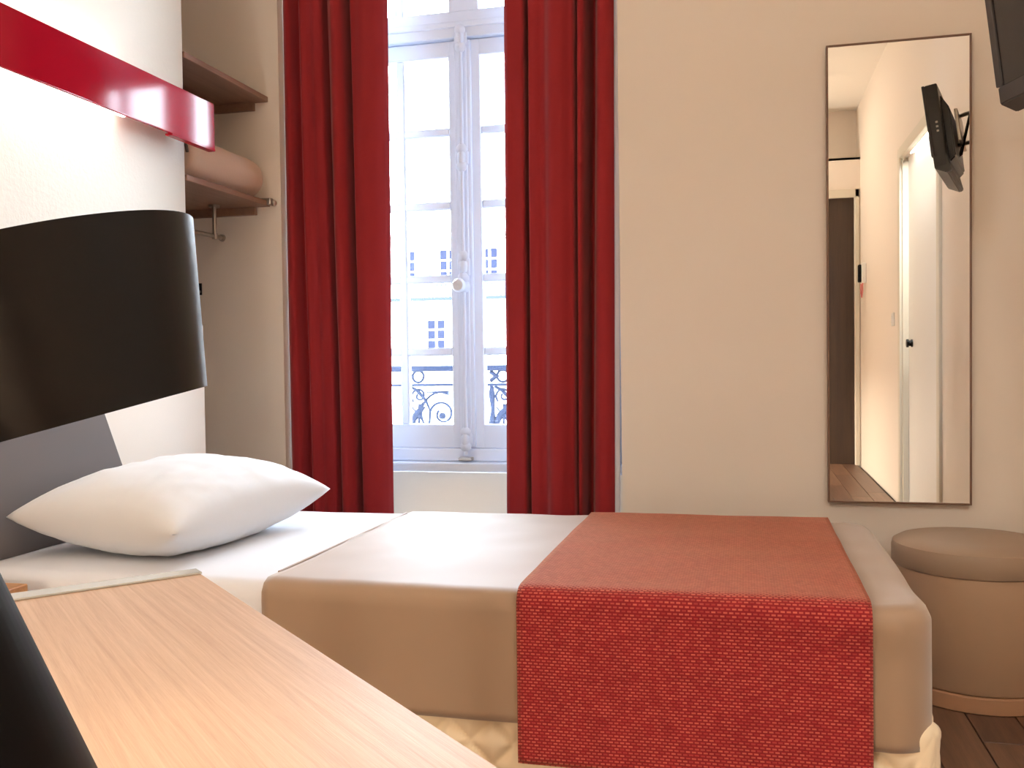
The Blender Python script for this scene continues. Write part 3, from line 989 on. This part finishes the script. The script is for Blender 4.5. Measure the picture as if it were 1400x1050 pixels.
ploc(box('plate', M_BLACK, -2.072, -2.056, YW-.005, YW-.0005, 1.272, 1.318, .001, 1, parent=hk))
ploc(tube('prong', M_BLACK, [(-2.064, YW-.003, 1.285), (-2.060, YW-.03, 1.280), (-2.055, YW-.045, 1.292), (-2.053, YW-.048, 1.308)], [.006, .006, .006, .008], 10, parent=hk))

# ------------------------------------------------------------------ mirror
TILT = math.radians(0.15)
mr = empty('mirror', (.485, YW-.004, .520), 'tall frameless-looking wall mirror with thin brown frame beside the window', 'mirror', rot=(TILT, 0, 0))
mr['label'] = 'tall narrow wall mirror with thin brown frame above the pouf'
mw_, mh_ = .432, 1.492
box('mirror_glass', M_MIRROR, -mw_/2+.003, mw_/2-.003, -.022, -.017, .003, mh_-.003, parent=mr, smooth=False)
fwid = .006
for nm, a, b, c, e in (('frame_side', -mw_/2-fwid+.003, -mw_/2+.003, -fwid+.003, mh_+fwid-.003), ('frame_side', mw_/2-.003, mw_/2+fwid-.003, -fwid+.003, mh_+fwid-.003),
                       ('frame_rail', -mw_/2+.003, mw_/2-.003, -fwid+.003, .003), ('frame_rail', -mw_/2+.003, mw_/2-.003, mh_-.003, mh_+fwid-.003)):
    box(nm, M_MFRAME, a, b, -.026, 0, c, e, .001, 1, parent=mr)
box('backing_board', M_MFRAME, -mw_/2, mw_/2, -.0165, -.004, 0, mh_, parent=mr, smooth=False)

# ------------------------------------------------------------------ pouf
pf = empty('pouf', (.660, 3.045, 0), 'round beige pouf with a lid under the mirror beside the bed', 'pouf')
pr = .225
lathe('body', M_POUF, [(pr-.012, .048), (pr-.003, .052), (pr, .06), (pr, .36), (pr-.003, .3735)], 72, parent=pf)
lathe('lid', M_POUFLID, [(pr-.003, .374), (pr+.002, .376), (pr+.004, .380), (pr+.004, .425), (pr, .440), (pr-.016, .449), (pr*.6, .454), (.001, .456)], 72, parent=pf)
lathe('base_band', M_POUFBAND, [(pr-.003, 0), (pr+.001, .003), (pr+.001, .044), (pr-.004, .048)], 72, parent=pf)

# ------------------------------------------------------------------ television on the right wall
tp = Vector((.680, 2.820, 1.676))                         # far lower front corner of the screen plane
yaw = math.radians(16)
e_x = Vector((math.sin(yaw), -math.cos(yaw), 0))          # along the lower edge towards the camera
nrm0 = Vector((-math.cos(yaw), -math.sin(yaw), 0))        # outward normal before tilting
tl = math.radians(7.6)
e_n = (nrm0*math.cos(tl) - Vector((0, 0, 1))*math.sin(tl)).normalized()
e_z = (Vector((0, 0, 1))*math.cos(tl) + nrm0*math.sin(tl)).normalized()
MT = Matrix((e_x, e_z.cross(e_x), e_z)).transposed().to_4x4()
# local axes: x along the width, y = cross(z, x), z up
ysign = 1 if (e_z.cross(e_x)).dot(e_n) > 0 else -1
MT.translation = tp
tv = empty('television', tp, 'black flat television on a wall arm at the upper right', 'television')
tv.matrix_world = MT
def ty(v): return v*ysign
def tbox(name, m, x0, x1, n0, n1, z0, z1, bev, seg=2, parent=tv):
    a, b = sorted((ty(n0), ty(n1)))
    return box(name, m, x0, x1, a, b, z0, z1, bev, seg, parent=parent)
TW, TH = .50, .306
tbox('cabinet', M_TVBLACK, 0, TW, -.045, 0, 0, TH, .006)
bm = bmesh.new()                                           # deeper middle of the back with slanted lower part
pts = [(-.045, .02), (-.070, .04), (-.072, .22), (-.045, TH-.03)]
va = [bm.verts.new((.05, ty(a), z)) for a, z in pts]; vb = [bm.verts.new((TW-.05, ty(a), z)) for a, z in pts]
bm.faces.new(va); bm.faces.new(vb[::-1])
for i in range(4):
    j = (i+1) % 4
    bm.faces.new((va[i], va[j], vb[j], vb[i]))
bmesh.ops.bevel(bm, geom=list(bm.edges), offset=.006, segments=2, affect='EDGES')
link('back_cover', tomesh(bm), M_TVBLACK, tv)
bm = bmesh.new()                                           # chin sloping back below the screen
pts = [(.003, .0), (.003, .045), (-.045, .05), (-.054, -.020), (-.040, -.026)]
va = [bm.verts.new((.0, ty(a), z)) for a, z in pts]; vb = [bm.verts.new((TW, ty(a), z)) for a, z in pts]
bm.faces.new(va); bm.faces.new(vb[::-1])
for i in range(5):
    j = (i+1) % 5
    bm.faces.new((va[i], va[j], vb[j], vb[i]))
bmesh.ops.bevel(bm, geom=list(bm.edges), offset=.003, segments=2, affect='EDGES')
link('speaker_chin', tomesh(bm), M_TVBEZEL, tv)
bm = bmesh.new()
a, b = sorted((ty(-.002), ty(.008)))
bm_box(bm, 0, .028, a, b, .045, TH, .002, 1)
bm_box(bm, TW-.028, TW, a, b, .045, TH, .002, 1)
bm_box(bm, 0, TW, a, b, TH-.028, TH, .002, 1)
link('bezel', tomesh(bm), M_TVBEZEL, tv)
tbox('screen', M_TVSCREEN, .026, TW-.026, -.002, .003, .045, TH-.026, 0)
bm = bmesh.new()                                           # keys on the far side
for k in range(3):
    a, b = sorted((ty(-.030), ty(-.022)))
    bm_box(bm, -.003, .002, a, b, .13+k*.016, .137+k*.016, .001, 1)
link('buttons', tomesh(bm), M_CHROME, tv)
MTi = MT.inverted()
def tvw(name, bm, m):
    bm.transform(MTi)
    return link(name, tomesh(bm), m, tv)
cback = MT @ Vector((TW/2, ty(-.082), TH*.55))
bm = bmesh.new()
a, b = sorted((ty(-.092), ty(-.080)))
bm_box(bm, TW/2-.12, TW/2+.12, a, b, TH*.55-.06, TH*.55+.06, .002, 1)
link('mounting_plate', tomesh(bm), M_CHROME, tv)
bm = bmesh.new()
wall_pt = Vector((XR-.012, cback.y+.10, cback.z))
bm.free()
for dz in (-.055, .055):
    bm = bmesh.new()
    bm_tube(bm, [cback+Vector((0, 0, dz)), cback+Vector((.05, .10, dz)), wall_pt+Vector((0, 0, dz))], .008, 8)
    tvw('wall_arm', bm, M_CHROME)
bm = bmesh.new()
bm_box(bm, XR-.014, XR-.0005, wall_pt.y-.05, wall_pt.y+.05, wall_pt.z-.13, wall_pt.z+.10, .002, 1)
tvw('wall_plate', bm, M_BLACK)
bm = bmesh.new()
for q in range(3):
    bm_tube(bm, [cback+Vector((0, .02*q, -.10)), cback+Vector((.04, .03+.02*q, .10+.01*q)), cback+Vector((.10, .06, .06)), wall_pt+Vector((0, .02*q, -.11))], .0035, 6)
tvw('cable', bm, M_BLACK)

# ------------------------------------------------------------------ small wall fittings seen in the mirror
sw = empty('light_switch', (XR, -.40, 1.23), 'white light switch on the right wall left of the lit door in the mirror', 'switch')
box('plate', M_PLASTIC, -.010, -.0005, -.045, .045, -.045, .045, .002, 1, parent=sw)
box('rocker', M_PLASTIC, -.015, -.009, -.018, .018, -.026, .026, .002, 1, parent=sw)
ic = empty('wall_phone', (XR, -1.95, 1.67), 'small white wall phone with a black front and pink cord seen in the mirror', 'phone')
box('body', M_PLASTIC, -.035, -.0005, -.07, .07, -.085, .085, .006, 2, parent=ic)
box('handset', M_BLACK, -.060, -.034, -.03, .03, -.075, .075, .008, 2, parent=ic)
tube('cord', M_REDCORD, [(-.03, -.05, -.08), (-.03, -.06, -.16), (-.03, .0, -.20), (-.03, .06, -.15), (-.03, .06, -.08)], .006, 8, parent=ic)

# ------------------------------------------------------------------ added ceiling downlights (fixtures of the lamps set at the top)
places = ('above the foot of the bed', 'above the desk side of the room', 'near the dark end doorway')
for (px, py), pl in zip(SPOTS, places):
    e = empty('ceiling_fill_lamp', (px, py, ZC), 'added round recessed ceiling lamp ' + pl, 'lamp', 'added round ceiling lamps')
    lathe('ring', M_CHROME, [(.075, -.0005), (.100, -.0005), (.100, -.012), (.092, -.020), (.078, -.020), (.075, -.012)], 40, parent=e, cap=False)
    lathe('lens', M_FILLLENS, [(.001, -.006), (.074, -.006), (.074, -.003), (.001, -.003)], 32, parent=e, cap=False)

flo = empty('fill_lamp', (FILL_LAMP[0], FILL_LAMP[1], 0), 'dark floor lamp added out of view behind the camera for warm light', 'lamp')
lathe('base', M_BLACK, [(.14, 0), (.14, .012), (.02, .022), (.012, .03)], 40, parent=flo)
tube('pole', M_CHROME, [(0, 0, .025), (0, 0, 1.16)], .010, 12, parent=flo)
lathe('shade', M_BLACK, [(.17, FILL_LAMP[2]-.01), (.17, FILL_LAMP[2]+.24), (.166, FILL_LAMP[2]+.24), (.166, FILL_LAMP[2]-.01), (.17, FILL_LAMP[2]-.01)], 48, parent=flo, cap=False)
lathe('bulb', M_BULB, [(.001, FILL_LAMP[2]+.03), (.03, FILL_LAMP[2]+.05), (.035, FILL_LAMP[2]+.09), (.015, FILL_LAMP[2]+.13), (.001, FILL_LAMP[2]+.135)], 20, parent=flo, cap=False)
